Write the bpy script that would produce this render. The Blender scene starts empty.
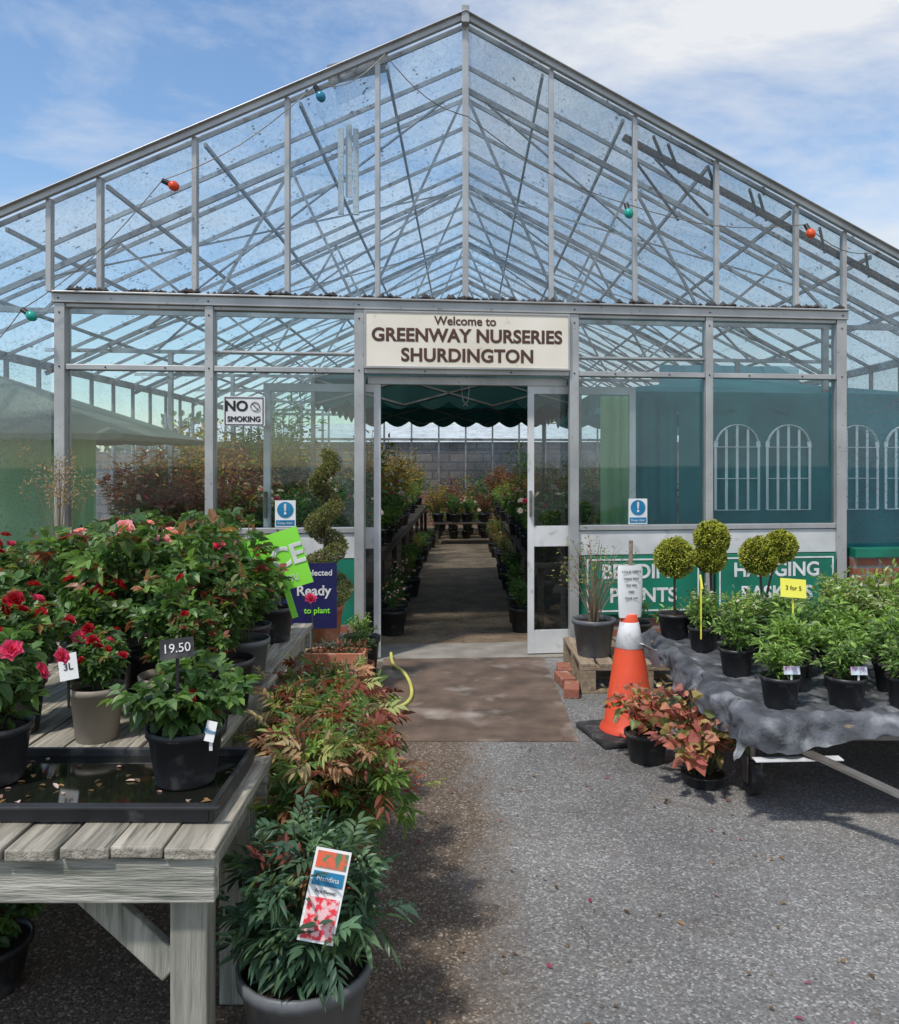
import bpy, math, random
import numpy as np
from mathutils import Vector, Matrix
random.seed(7)
S=bpy.context.scene
COL=S.collection
# ---------------------------------------------------------------- materials
def nt(name):
    m=bpy.data.materials.new(name); m.use_nodes=True
    t=m.node_tree; t.nodes.clear()
    o=t.nodes.new('ShaderNodeOutputMaterial')
    return m,t,o
def N(t,typ,**kw):
    n=t.nodes.new(typ)
    for k,v in kw.items():
        if k in n.inputs: n.inputs[k].default_value=v
        else: setattr(n,k,v)
    return n
def c4(c): return (c[0],c[1],c[2],1)
def mat(name,a,b=None,scale=8,rough=.6,bump=0.0,metal=0,detail=5,bscale=None,stretch=None,spec=.4,transl=0,lo=.35,hi=.68,c=None,cs=60,clo=.6,chi=.7):
    if b is None: b=tuple(x*.72 for x in a)
    m,t,o=nt(name); L=t.links.new
    p=N(t,'ShaderNodeBsdfPrincipled',Roughness=rough,Metallic=metal)
    p.inputs['Specular IOR Level'].default_value=spec
    tc=N(t,'ShaderNodeTexCoord'); mp=N(t,'ShaderNodeMapping')
    L(tc.outputs['Object'],mp.inputs[0])
    if stretch: mp.inputs['Scale'].default_value=stretch
    n=N(t,'ShaderNodeTexNoise',Scale=scale,Detail=detail); L(mp.outputs[0],n.inputs['Vector'])
    r=N(t,'ShaderNodeValToRGB'); r.color_ramp.elements[0].position=lo; r.color_ramp.elements[1].position=hi
    r.color_ramp.elements[0].color=c4(b); r.color_ramp.elements[1].color=c4(a)
    L(n.outputs['Fac'],r.inputs[0]); colo=r.outputs[0]
    if c is not None:
        n3=N(t,'ShaderNodeTexNoise',Scale=cs,Detail=5); L(mp.outputs[0],n3.inputs['Vector'])
        r3=N(t,'ShaderNodeValToRGB'); r3.color_ramp.elements[0].position=clo; r3.color_ramp.elements[1].position=chi
        L(n3.outputs['Fac'],r3.inputs[0])
        mx=N(t,'ShaderNodeMixRGB'); mx.inputs[2].default_value=c4(c); L(r3.outputs[0],mx.inputs[0]); L(colo,mx.inputs[1]); colo=mx.outputs[0]
    L(colo,p.inputs['Base Color'])
    if bump:
        n2=N(t,'ShaderNodeTexNoise',Scale=bscale or scale*4,Detail=6); L(mp.outputs[0],n2.inputs['Vector'])
        bu=N(t,'ShaderNodeBump',Strength=bump,Distance=.01); L(n2.outputs['Fac'],bu.inputs['Height']); L(bu.outputs[0],p.inputs['Normal'])
    if transl:
        tr=N(t,'ShaderNodeBsdfTranslucent'); L(colo,tr.inputs[0]); ms=N(t,'ShaderNodeMixShader'); ms.inputs[0].default_value=transl
        L(p.outputs[0],ms.inputs[1]); L(tr.outputs[0],ms.inputs[2]); L(ms.outputs[0],o.inputs[0])
    else: L(p.outputs[0],o.inputs[0])
    return m
def foliage_mat():
    m,t,o=nt('foliage'); L=t.links.new
    a=N(t,'ShaderNodeAttribute',attribute_name='Col')
    p=N(t,'ShaderNodeBsdfPrincipled',Roughness=.42); p.inputs['Specular IOR Level'].default_value=.45
    L(a.outputs['Color'],p.inputs['Base Color'])
    mu=N(t,'ShaderNodeMixRGB',blend_type='MULTIPLY'); mu.inputs[0].default_value=1; mu.inputs[2].default_value=(1.7,1.7,.9,1); L(a.outputs['Color'],mu.inputs[1])
    tr=N(t,'ShaderNodeBsdfTranslucent'); L(mu.outputs[0],tr.inputs[0])
    ms=N(t,'ShaderNodeMixShader'); ms.inputs[0].default_value=.35; L(p.outputs[0],ms.inputs[1]); L(tr.outputs[0],ms.inputs[2]); L(ms.outputs[0],o.inputs[0])
    return m
def glass_mat(name,tint,d0,d1,dirtcol,scale=3.0,refl=1.0,speck=.28):
    m,t,o=nt(name); L=t.links.new
    tr=N(t,'ShaderNodeBsdfTransparent'); tr.inputs[0].default_value=c4(tint)
    gl=N(t,'ShaderNodeBsdfGlossy',Roughness=.02)
    lw=N(t,'ShaderNodeLayerWeight',Blend=.25)
    mr=N(t,'ShaderNodeMapRange'); mr.inputs['To Min'].default_value=.07*refl; mr.inputs['To Max'].default_value=.7*refl
    L(lw.outputs['Fresnel'],mr.inputs['Value'])
    ms=N(t,'ShaderNodeMixShader'); L(mr.outputs[0],ms.inputs[0]); L(tr.outputs[0],ms.inputs[1]); L(gl.outputs[0],ms.inputs[2])
    tc=N(t,'ShaderNodeTexCoord'); n=N(t,'ShaderNodeTexNoise',Scale=scale,Detail=4,Roughness=.7); L(tc.outputs['Object'],n.inputs['Vector'])
    m2=N(t,'ShaderNodeMapRange'); m2.inputs['From Min'].default_value=.35; m2.inputs['From Max'].default_value=.7
    m2.inputs['To Min'].default_value=d0; m2.inputs['To Max'].default_value=d1; L(n.outputs['Fac'],m2.inputs['Value'])
    fac=m2.outputs[0]
    if speck:
        n2=N(t,'ShaderNodeTexNoise',Scale=38,Detail=2,Roughness=.8); L(tc.outputs['Object'],n2.inputs['Vector'])
        m3=N(t,'ShaderNodeMapRange'); m3.inputs['From Min'].default_value=.52; m3.inputs['From Max'].default_value=.66; m3.inputs['To Max'].default_value=speck
        L(n2.outputs['Fac'],m3.inputs['Value'])
        ad=N(t,'ShaderNodeMath',operation='ADD'); L(fac,ad.inputs[0]); L(m3.outputs[0],ad.inputs[1]); fac=ad.outputs[0]
    tl=N(t,'ShaderNodeBsdfTranslucent'); tl.inputs[0].default_value=c4(dirtcol)
    mf=N(t,'ShaderNodeMixShader'); L(fac,mf.inputs[0]); L(ms.outputs[0],mf.inputs[1]); L(tl.outputs[0],mf.inputs[2]); L(mf.outputs[0],o.inputs[0])
    return m
FOL=foliage_mat()
M_alu=mat('aluminium_frame',(.50,.50,.48),(.36,.36,.35),3,.42,.03,.4,c=(.16,.15,.12),cs=30,clo=.64,chi=.78)
M_galv=mat('galvanised_steel',(.42,.43,.43),(.20,.20,.20),4,.5,.05,.3,c=(.12,.10,.08),cs=12,clo=.58,chi=.70)
M_dark=mat('weathered_dark_wood',(.07,.06,.055),(.03,.028,.025),10,.8,.3)
M_white=mat('white_panel',(.72,.72,.70),(.5,.5,.48),3,.5,.05,c=(.3,.29,.25),cs=9,clo=.62,chi=.8)
M_glassroof=glass_mat('roof_glass',(.86,.93,.96),.07,.24,(.62,.67,.70),1.6,.6,.18)
M_glassgable=glass_mat('gable_glass',(.88,.95,.98),.03,.16,(.66,.71,.75),2.0,1.1,.28)
M_glasswin=glass_mat('window_glass',(.84,.93,.92),.01,.04,(.6,.64,.64),3,1.0,0)
def brick_mat(name,a,b,mortar,bw,bh,off=.5,ms=.012):
    m,t,o=nt(name); L=t.links.new
    tc=N(t,'ShaderNodeTexCoord'); sp=N(t,'ShaderNodeSeparateXYZ'); cb=N(t,'ShaderNodeCombineXYZ')
    L(tc.outputs['Object'],sp.inputs[0]); ad=N(t,'ShaderNodeMath',operation='ADD'); L(sp.outputs[0],ad.inputs[0]); L(sp.outputs[1],ad.inputs[1])
    L(ad.outputs[0],cb.inputs[0]); L(sp.outputs[2],cb.inputs[1])
    br=N(t,'ShaderNodeTexBrick'); L(cb.outputs[0],br.inputs['Vector'])
    br.inputs['Color1'].default_value=c4(a); br.inputs['Color2'].default_value=c4(b); br.inputs['Mortar'].default_value=c4(mortar)
    br.inputs['Scale'].default_value=1; br.inputs['Brick Width'].default_value=bw; br.inputs['Row Height'].default_value=bh; br.inputs['Mortar Size'].default_value=ms
    p=N(t,'ShaderNodeBsdfPrincipled',Roughness=.85)
    n=N(t,'ShaderNodeTexNoise',Scale=14,Detail=6); L(tc.outputs['Object'],n.inputs['Vector'])
    mx=N(t,'ShaderNodeMixRGB',blend_type='MULTIPLY'); mx.inputs[0].default_value=.7; L(br.outputs[0],mx.inputs[1]); L(n.outputs['Fac'],mx.inputs[2])
    L(mx.outputs[0],p.inputs['Base Color'])
    bu=N(t,'ShaderNodeBump',Strength=.5,Distance=.01,invert=True); L(br.outputs['Fac'],bu.inputs['Height']); L(bu.outputs[0],p.inputs['Normal'])
    L(p.outputs[0],o.inputs[0]); return m
M_brick=brick_mat('red_brick',(.50,.17,.09),(.36,.12,.07),(.35,.32,.28),.225,.075)
M_block=brick_mat('concrete_block',(.34,.27,.22),(.22,.17,.14),(.12,.11,.10),.45,.225,ms=.02)
M_green=mat('green_board',(.012,.20,.12),(.008,.13,.08),4,.45)
M_sign=mat('cream_sign',(.84,.78,.66),(.72,.65,.52),2,.5,c=(.45,.40,.30),cs=14,clo=.66,chi=.85)
M_black=mat('black_text',(.02,.018,.018),rough=.5)
M_brown=mat('brown_text',(.10,.045,.03),rough=.5)
M_wtext=mat('white_text',(.8,.8,.78),rough=.5)
M_paper=mat('white_card',(.8,.8,.78),(.7,.7,.68),6,.5)
M_blue=mat('blue_sticker',(.02,.22,.42),rough=.4)
M_pot=mat('black_plastic_pot',(.034,.035,.038),(.018,.018,.019),6,.42,.08,c=(.15,.14,.13),cs=18,clo=.58,chi=.85)
M_potg=mat('grey_plastic_pot',(.15,.16,.165),(.09,.095,.10),6,.45,.08,c=(.2,.19,.17),cs=18,clo=.6,chi=.85)
M_potb=mat('taupe_plastic_pot',(.30,.26,.21),(.22,.19,.15),6,.5,.1)
M_terra=mat('terracotta',(.50,.20,.11),(.36,.14,.08),8,.8,.2,c=(.55,.42,.34),cs=14,clo=.55,chi=.8)
M_soil=mat('potting_soil',(.035,.022,.013),(.012,.008,.005),60,.95,1.0,bscale=90,c=(.14,.09,.05),cs=120,clo=.6,chi=.7)
M_wood=mat('weathered_timber',(.46,.42,.34),(.22,.20,.16),3,.85,.6,bscale=14,stretch=(14,1,14),c=(.10,.10,.08),cs=5,clo=.52,chi=.72)
M_woodx=mat('weathered_timber_x',(.46,.44,.38),(.24,.24,.20),3,.85,.6,bscale=14,stretch=(1,14,14),c=(.12,.13,.10),cs=5,clo=.5,chi=.70)
M_pallet=mat('pallet_timber',(.36,.28,.19),(.20,.15,.10),4,.85,.4,stretch=(12,1,12))
M_bench=mat('bench_timber',(.12,.09,.065),(.06,.045,.035),4,.85,.4,stretch=(12,1,12))
M_orange=mat('cone_orange',(.80,.10,.035),(.62,.07,.03),5,.45,.1,c=(.30,.10,.06),cs=10,clo=.6,chi=.8)
M_refl=mat('cone_white_sleeve',(.75,.75,.74),(.55,.55,.53),8,.5,.1,c=(.35,.3,.27),cs=12,clo=.55,chi=.8)
M_rubber=mat('black_rubber',(.04,.04,.042),(.02,.02,.02),12,.75,.3,c=(.12,.11,.10),cs=20,clo=.5,chi=.8)
M_lime=mat('lime_card',(.28,.80,.06),(.25,.74,.06),3,.5)
M_purple=mat('navy_board',(.02,.02,.10),rough=.4)
M_yellow=mat('yellow_card',(.85,.80,.10),(.8,.74,.1),4,.5)
M_hose=mat('yellow_hose',(.62,.62,.16),(.5,.48,.12),8,.45)
M_plate=mat('ramp_plate',(.18,.125,.09),(.09,.062,.045),5,.5,.35,bscale=40,c=(.38,.33,.28),cs=3.2,clo=.55,chi=.76)
M_conc=mat('threshold_concrete',(.30,.28,.24),(.20,.18,.15),5,.85,.4,bscale=50)
M_earth=mat('interior_earth_path',(.25,.18,.12),(.13,.095,.06),3,.95,.6,bscale=40,c=(.06,.045,.03),cs=22,clo=.54,chi=.72)
M_canopy=mat('dark_green_canopy',(.012,.07,.06),(.008,.05,.042),3,.7,transl=.2)
M_teal=mat('teal_sheet',(.06,.36,.38),(.035,.25,.28),2,.6,transl=.45)
M_ltgreen=mat('light_green_curtain',(.50,.78,.42),(.38,.64,.33),2,.7,transl=.5)
M_tentroof=mat('tent_roof_grey_green',(.24,.27,.22),(.15,.18,.14),2,.7,transl=.2)
M_blue2=mat('pale_blue_sheet',(.25,.50,.56),(.18,.4,.46),1.2,.6,transl=.4)
M_fabric=mat('weathered_ground_cover',(.13,.135,.15),(.04,.043,.047),9,.7,.6,bscale=60,c=(.34,.35,.36),cs=7,clo=.55,chi=.78)
M_steel=mat('painted_steel',(.28,.27,.25),(.14,.12,.10),8,.5,.2,.5)
M_water=mat('tray_water',(.012,.013,.010),rough=.06,spec=.8)
# ---------------------------------------------------------------- mesh builder
def empty(name,loc=(0,0,0)):
    e=bpy.data.objects.new(name,None); e.location=loc; e.empty_display_size=.1; COL.objects.link(e); return e
def I(x,y,z): return (x,y,z)
KX=.118
def B(u,v,z): return (.123+u+.02*v, 6.29+KX*u+v, z)
class MB:
    def __init__(s): s.v=[]; s.f=[]; s.m=[]
    def add(s,vs,fs,mi=0):
        o=len(s.v); s.v+=[tuple(x) for x in vs]
        for f in fs: s.f.append([i+o for i in f]); s.m.append(mi)
    def box(s,x0,x1,y0,y1,z0,z1,mi=0,T=I):
        vs=[T(x,y,z) for x in(x0,x1) for y in(y0,y1) for z in(z0,z1)]
        s.add(vs,[(0,1,3,2),(4,6,7,5),(0,4,5,1),(2,3,7,6),(0,2,6,4),(1,5,7,3)],mi)
    def beam(s,a,b,w,d,mi=0,up=(0,0,1)):
        a=Vector(a);b=Vector(b);dr=(b-a).normalized();up=Vector(up)
        if abs(dr.dot(up))>.98: up=Vector((0,1,0))
        sd=dr.cross(up).normalized()*w/2; uu=sd.normalized().cross(dr).normalized()*d/2
        vs=[a-sd-uu,a+sd-uu,a+sd+uu,a-sd+uu,b-sd-uu,b+sd-uu,b+sd+uu,b-sd+uu]
        s.add(vs,[(0,1,2,3),(7,6,5,4),(0,4,5,1),(1,5,6,2),(2,6,7,3),(3,7,4,0)],mi)
    def tube(s,a,b,r0,r1,n=8,mi=0,caps=True):
        a=Vector(a);b=Vector(b);dr=(b-a).normalized();up=Vector((0,0,1)) if abs(dr.z)<.95 else Vector((1,0,0))
        x=dr.cross(up).normalized();y=x.cross(dr).normalized()
        vs=[a+(x*math.cos(2*math.pi*i/n)+y*math.sin(2*math.pi*i/n))*r0 for i in range(n)]+[b+(x*math.cos(2*math.pi*i/n)+y*math.sin(2*math.pi*i/n))*r1 for i in range(n)]
        fs=[(i,(i+1)%n,n+(i+1)%n,n+i) for i in range(n)]
        if caps: fs+=[tuple(range(n))[::-1],tuple(range(n,2*n))]
        s.add(vs,fs,mi)
    def lathe(s,prof,c=(0,0,0),n=28,mi=0,fy=1):
        vs=[];fs=[]
        for r,z in prof:
            for i in range(n):
                a=2*math.pi*i/n; vs.append((c[0]+r*math.cos(a),c[1]+r*fy*math.sin(a),c[2]+z))
        for k in range(len(prof)-1):
            for i in range(n): fs.append((k*n+i,k*n+(i+1)%n,(k+1)*n+(i+1)%n,(k+1)*n+i))
        s.add(vs,fs,mi)
    def quad(s,a,b,c,d,mi=0): s.add([a,b,c,d],[(0,1,2,3)],mi)
    def lump(s,p,r,R,mi=0,T=None):
        q=[(p[0]+r*a*R.uniform(.6,1.6),p[1]+r*b*R.uniform(.6,1.5),p[2]+r*c*R.uniform(.5,1.2)) for a,b,c in((1,0,0),(-1,0,0),(0,1,0),(0,-1,0),(0,0,1),(0,0,-.4))]
        if T: q=[T(*x) for x in q]
        s.add(q,[(0,2,4),(2,1,4),(1,3,4),(3,0,4),(2,0,5),(1,2,5),(3,1,5),(0,3,5)],mi)
    def obj(s,name,mats,parent=None,bevel=0,smooth=False,loc=None):
        me=bpy.data.meshes.new(name); me.from_pydata(s.v,[],s.f)
        for m in mats: me.materials.append(m)
        me.polygons.foreach_set('material_index',s.m)
        if smooth: me.polygons.foreach_set('use_smooth',[True]*len(s.f))
        me.update(); o=bpy.data.objects.new(name,me); COL.objects.link(o)
        if parent: o.parent=parent
        if loc: o.location=loc
        if bevel:
            b=o.modifiers.new('b','BEVEL'); b.width=bevel; b.segments=2; b.limit_method='ANGLE'
        return o
def text(s,size,loc,rz,m,parent,name='lettering',off=0.0,rx=90,ry=0,sp=1.0):
    c=bpy.data.curves.new(name,'FONT'); c.body=s; c.size=size; c.align_x='CENTER'; c.align_y='CENTER'; c.extrude=.0006; c.space_character=sp
    if off: c.bevel_depth=off; c.bevel_resolution=0
    c.materials.append(m); o=bpy.data.objects.new(name,c); o.location=loc; o.rotation_euler=(math.radians(rx),math.radians(ry),rz); COL.objects.link(o)
    if off: o.scale=(1,1,.15)
    if parent: o.parent=parent
    return o
FR=math.atan(KX)
# ---------------------------------------------------------------- vegetation
def nrm(a): return a/np.maximum(np.linalg.norm(a,axis=-1,keepdims=True),1e-6)
class Veg:
    def __init__(s,seed): s.V=[];s.C=[];s.F=[];s.n=0;s.r=np.random.RandomState(seed)
    def leaves(s,b,d,nn,L,W,col,droop=.2,fold=.18):
        k=len(b); d=nrm(d); sd=nrm(np.cross(d,nn)); nn=nrm(np.cross(sd,d)); L=L.reshape(-1,1); W=W.reshape(-1,1)
        z=np.zeros((k,3)); z[:,2]=-1
        def p(t,w,f): return b+d*L*t+sd*W*w+nn*W*f+z*L*droop*t*t
        vs=np.stack([p(0,0,0),p(.28,-.42,fold),p(.66,-.36,fold),p(1,0,0),p(.66,.36,fold),p(.28,.42,fold),p(.5,0,0)],1).reshape(-1,3)
        o=s.n+7*np.arange(k).reshape(-1,1)
        f=np.concatenate([o+np.array([[0,6,3,2,1]]),o+np.array([[0,5,4,3,6]])],0)
        s.V.append(vs); s.C.append(np.repeat(col,7,0)); s.F+=f.tolist(); s.n+=7*k
    def tube(s,pts,r0,r1,col):
        n=len(pts);vs=[]
        for i,p in enumerate(pts):
            r=r0+(r1-r0)*i/(n-1)
            for a in (0,2.094,4.189): vs.append((p[0]+r*math.cos(a),p[1]+r*math.sin(a),p[2]))
        for i in range(n-1):
            for j in range(3): s.F.append([s.n+i*3+j,s.n+i*3+(j+1)%3,s.n+i*3+3+(j+1)%3,s.n+i*3+3+j])
        s.V.append(np.array(vs)); s.C.append(np.tile(np.array([col]),(len(vs),1))); s.n+=len(vs)
    def flower(s,c,r,col,up=(0,0,1)):
        up=np.array(up,float); up/=np.linalg.norm(up)
        for n,el,l in ((6,.15,1.0),(6,.6,.9),(5,1.0,.75),(4,1.3,.6)):
            a=s.r.rand()*6.3+np.arange(n)*2*math.pi/n+s.r.randn(n)*.15
            x=np.cross(up,[.3,.9,.1]);x/=np.linalg.norm(x);y=np.cross(up,x)
            rad=np.cos(a)[:,None]*x+np.sin(a)[:,None]*y
            d=rad*math.cos(el)+up*math.sin(el); nn=up*math.cos(el)-rad*math.sin(el)
            s.leaves(np.tile(c,(n,1))+rad*r*.08*(1.3-el),d,nn,np.full(n,r*l),np.full(n,r*l*1.15),np.array([col])*(.75+.5*s.r.rand(n,1)),0,.22)
    def ball(s,c,r,n,L,W,pal,flat=1):
        d=nrm(s.r.randn(n,3)); lump=1+.06*np.sin(d[:,0:1]*7+c[0]*9)*np.cos(d[:,2:3]*6)
        p=np.array(c)+d*r*lump*(.72+.3*s.r.rand(n,1)**.6)*np.array([1,1,flat])
        dd=d+s.r.randn(n,3)*.6; s.leaves(p,dd,s.r.randn(n,3)+d,L*(.7+.6*s.r.rand(n)),W*(.7+.6*s.r.rand(n)),s.cols(pal,n),0)
    def cols(s,pal,n):
        pal=np.array(pal); return pal[s.r.randint(0,len(pal),n)]*(.6+.8*s.r.rand(n,1))
    def mesh(s,name):
        me=bpy.data.meshes.new(name); V=np.concatenate(s.V); C=np.concatenate(s.C)
        me.from_pydata(V.tolist(),[],s.F)
        at=me.color_attributes.new(name='Col',type='FLOAT_COLOR',domain='POINT')
        at.data.foreach_set('color',np.concatenate([np.clip(C,0,1),np.ones((len(C),1))],1).astype(np.float32).ravel())
        me.materials.append(FOL); me.update(); return me
G1=[(.09,.17,.045),(.13,.22,.05),(.055,.12,.032),(.08,.15,.045)]
GY=[(.20,.28,.05),(.26,.34,.06),(.13,.20,.04)]
GL=[(.18,.30,.06),(.25,.38,.09),(.12,.21,.045),(.30,.42,.14)]
RD=[(.24,.07,.045),(.18,.055,.035),(.28,.14,.07)]
BR=[(.22,.12,.065),(.15,.08,.045),(.27,.18,.10)]
GG=[(.08,.13,.08),(.06,.11,.065),(.12,.17,.11)]
def grow(vg,base,ns,h,sp,lps,L,W,pal,top=None,topf=.5,t0=.3,tw=.05,cl=1,up=.35,droop=.2,stem=(.08,.10,.04),sr=.004,fl=None,bsp=.03):
    R=vg.r; base=np.array(base,float); ends=[]
    for i in range(ns):
        a=i*2.4+R.rand()*.8; rr=math.sqrt((i+.5)/ns)*(.8+.3*R.rand()); o=np.array([math.cos(a),math.sin(a),0])
        hh=h*(1-.4*rr*rr)*(.70+.42*R.rand())
        p0=base+o*bsp*rr; p2=base+o*sp*rr+np.array([0,0,hh]); p1=base+o*sp*rr*.25+np.array([0,0,hh*.6])+R.randn(3)*.03*h
        bz=lambda t:(1-t)**2*p0+2*t*(1-t)*p1+t*t*p2
        vg.tube([bz(k/5) for k in range(6)],sr,sr*.45,stem); ends.append((p2,o))
        n=lps; t=(t0+(1-t0)*R.rand(n)**.8)[:,None]; p=(1-t)**2*p0+2*t*(1-t)*p1+t*t*p2
        off=nrm(R.randn(n,3)); off[:,2]*=.6
        d=nrm(off+o*.35+np.array([0,0,up]))
        c=vg.cols(pal,n)
        if top is not None:
            hz=((p[:,2]-base[2])/h).clip(0,1); k=(R.rand(n)<topf*hz**1.3*1.4)[:,None]; c=np.where(k,vg.cols(top,n),c)
        nn=np.array([0,0,1.])+R.randn(n,3)*.45
        if cl==1:
            vg.leaves(p+off*tw*R.rand(n,1),d,nn,L*(.6+.7*R.rand(n)),W*(.6+.7*R.rand(n)),c,droop)
        else:
            sd=nrm(np.cross(d,nn))
            for j in range(cl):
                q=p+d*tw*(.35+.65*(j+1)/cl)
                s_=0 if j==cl-1 else (1 if j%2 else -1)
                vg.leaves(q,d+sd*s_*1.1+R.randn(n,3)*.15,nn,L*(.7+.5*R.rand(n)),W*(.7+.5*R.rand(n)),c*(.85+.3*R.rand(n,1)),droop)
    if fl:
        for nf,r,col in fl:
            for k in range(nf):
                e,o=ends[R.randint(len(ends))]
                vg.flower(e+R.randn(3)*np.array([.04,.04,.03])+np.array([0,0,.03]),r*(.75+.4*R.rand()),col,up=(o*.6+R.randn(3)*.3+np.array([0,-.35,.8])))
def pmesh(name,seed,**k):
    v=Veg(seed); grow(v,(0,0,0),**k); return v.mesh(name)
def pot(mb,x,y,z,r,h,mi=0,ms=1,n=26):
    b=r*.74
    mb.lathe([(0.001,.002),(b,.0),(b+.003,.004),(r*.96,h*.86),(r*1.03,h*.87),(r*1.04,h),(r*.97,h),(r*.95,h*.88)],(x,y,z),n,mi)
    mb.lathe([(r*.95,h*.87),(r*.6,h*.89),(.001,h*.90)],(x,y,z),n,ms)
def potted(name,x,y,z,r,h,pm,me,sc=1,rot=None,extra=None):
    e=empty(name,(x,y,z)); mb=MB(); pot(mb,0,0,0,r,h); mb.obj('pot',[pm,M_soil],e,smooth=True)
    o=bpy.data.objects.new('foliage',me); o.parent=e; o.location=(0,0,h*.88); o.scale=(sc,sc,sc); o.rotation_euler=(0,0,random.random()*6.3 if rot is None else rot); COL.objects.link(o)
    return e
def label(e,x,y,z0,z1,w,h,m,rz=0,tilt=0,ms=M_black,txt=None,tm=None,ts=.03):
    g=MB(); g.beam((x,y+.004,z0),(x,y+.004,z1),.008,.003)
    g.obj('label_stake',[ms],e)
    c=MB(); c.box(-w/2,w/2,-.001,.001,-h/2,h/2); o=c.obj('label_card',[m],e); o.location=(x,y,z1); o.rotation_euler=(math.radians(-12),math.radians(tilt),rz)
    if txt: 
        t=text(txt,ts,(0,-.003,0),0,tm or M_black,o,'label_text'); 
    return o
# ---------------------------------------------------------------- ground
def ground():
    m,t,o=nt('asphalt_and_dirt'); L=t.links.new
    tc=N(t,'ShaderNodeTexCoord'); p=N(t,'ShaderNodeBsdfPrincipled',Roughness=.9); p.inputs['Specular IOR Level'].default_value=.25
    P=tc.outputs['Object']
    vo=N(t,'ShaderNodeTexVoronoi',Scale=135); L(P,vo.inputs['Vector'])
    bw=N(t,'ShaderNodeSeparateColor'); L(vo.outputs['Color'],bw.inputs[0])
    ra=N(t,'ShaderNodeValToRGB'); e=ra.color_ramp.elements; e[0].color=(.115,.112,.107,1); e[1].color=(.36,.35,.33,1); e[0].position=.0; e[1].position=1
    x=e.new(.8); x.color=(.205,.20,.19,1); L(bw.outputs[0],ra.inputs[0])
    rd=N(t,'ShaderNodeValToRGB'); e=rd.color_ramp.elements; e[0].color=(.085,.064,.048,1); e[1].color=(.34,.29,.23,1); e[0].position=.15;e[1].position=1
    x=e.new(.85); x.color=(.165,.128,.096,1); L(bw.outputs[1],rd.inputs[0])
    n=N(t,'ShaderNodeTexNoise',Scale=1.6,Detail=8,Roughness=.65); L(P,n.inputs['Vector'])
    sp=N(t,'ShaderNodeSeparateXYZ'); L(P,sp.inputs[0])
    mm=N(t,'ShaderNodeMath',operation='MULTIPLY_ADD'); mm.inputs[1].default_value=.75; mm.inputs[2].default_value=-.375-.14; L(n.outputs['Fac'],mm.inputs[0])
    ad=N(t,'ShaderNodeMath',operation='ADD'); L(sp.outputs[0],ad.inputs[0]); L(mm.outputs[0],ad.inputs[1])
    mr=N(t,'ShaderNodeMapRange'); mr.inputs['From Min'].default_value=-.10; mr.inputs['From Max'].default_value=.12; L(ad.outputs[0],mr.inputs['Value'])
    n2=N(t,'ShaderNodeTexNoise',Scale=3.5,Detail=7,Roughness=.7); L(P,n2.inputs['Vector'])
    r2=N(t,'ShaderNodeMapRange'); r2.inputs['From Min'].default_value=.54; r2.inputs['From Max'].default_value=.66; r2.inputs['To Min'].default_value=1; r2.inputs['To Max'].default_value=.6; L(n2.outputs['Fac'],r2.inputs['Value'])
    mu=N(t,'ShaderNodeMath',operation='MULTIPLY'); L(mr.outputs[0],mu.inputs[0]); L(r2.outputs[0],mu.inputs[1])
    mx=N(t,'ShaderNodeMixRGB'); L(mu.outputs[0],mx.inputs[0]); L(rd.outputs[0],mx.inputs[1]); L(ra.outputs[0],mx.inputs[2])
    n3=N(t,'ShaderNodeTexNoise',Scale=.9,Detail=9,Roughness=.62); L(P,n3.inputs['Vector'])
    m3=N(t,'ShaderNodeMapRange'); m3.inputs['From Min'].default_value=.3;m3.inputs['From Max'].default_value=.7;m3.inputs['To Min'].default_value=.62;m3.inputs['To Max'].default_value=1.32; L(n3.outputs['Fac'],m3.inputs['Value'])
    hs=N(t,'ShaderNodeHueSaturation'); L(m3.outputs[0],hs.inputs['Value']); L(mx.outputs[0],hs.inputs['Color']); L(hs.outputs[0],p.inputs['Base Color'])
    bu=N(t,'ShaderNodeBump',Strength=.45,Distance=.005,invert=True); L(vo.outputs['Distance'],bu.inputs['Height'])
    bu2=N(t,'ShaderNodeBump',Strength=.6,Distance=.02); L(n2.outputs['Fac'],bu2.inputs['Height']); L(bu.outputs[0],bu2.inputs['Normal']); L(bu2.outputs[0],p.inputs['Normal'])
    L(p.outputs[0],o.inputs[0])
    mb=MB(); mb.quad((-400,-400,0),(400,-400,0),(400,400,0),(-400,400,0)); mb.obj('ground',[m])
ground()
mb=MB(); R=random.Random(3)
for i in range(1100):
    y=1.7+R.random()**1.3*4; x=R.uniform(-.7,1.6)*(.5+y/6); r=R.uniform(.002,.006)*(1.9 if R.random()<.06 else 1)
    if -.5<x<.75 and y>4.4: continue
    mb.lump((x,y,r*.3),r,R,0 if R.random()<.5 else 1)
mb.obj('gravel',[mat('stone_grey',(.30,.29,.27),(.16,.15,.14),20,.9),mat('stone_brown',(.19,.15,.11),(.10,.08,.06),20,.9)])
v=Veg(5); n=130; p=np.stack([v.r.uniform(-.5,1.3,n),v.r.uniform(2,5,n),np.full(n,.006)],1)
v.leaves(p,np.stack([v.r.randn(n),v.r.randn(n),np.full(n,.1)],1),np.tile([0,0,1.],(n,1))+v.r.randn(n,3)*.2,v.r.uniform(.012,.03,n),v.r.uniform(.007,.016,n),v.cols([(.18,.10,.04),(.10,.06,.03),(.28,.16,.06),(.35,.06,.12)],n),0)
o=bpy.data.objects.new('fallen_leaves',v.mesh('fallen_leaves')); COL.objects.link(o)
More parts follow.
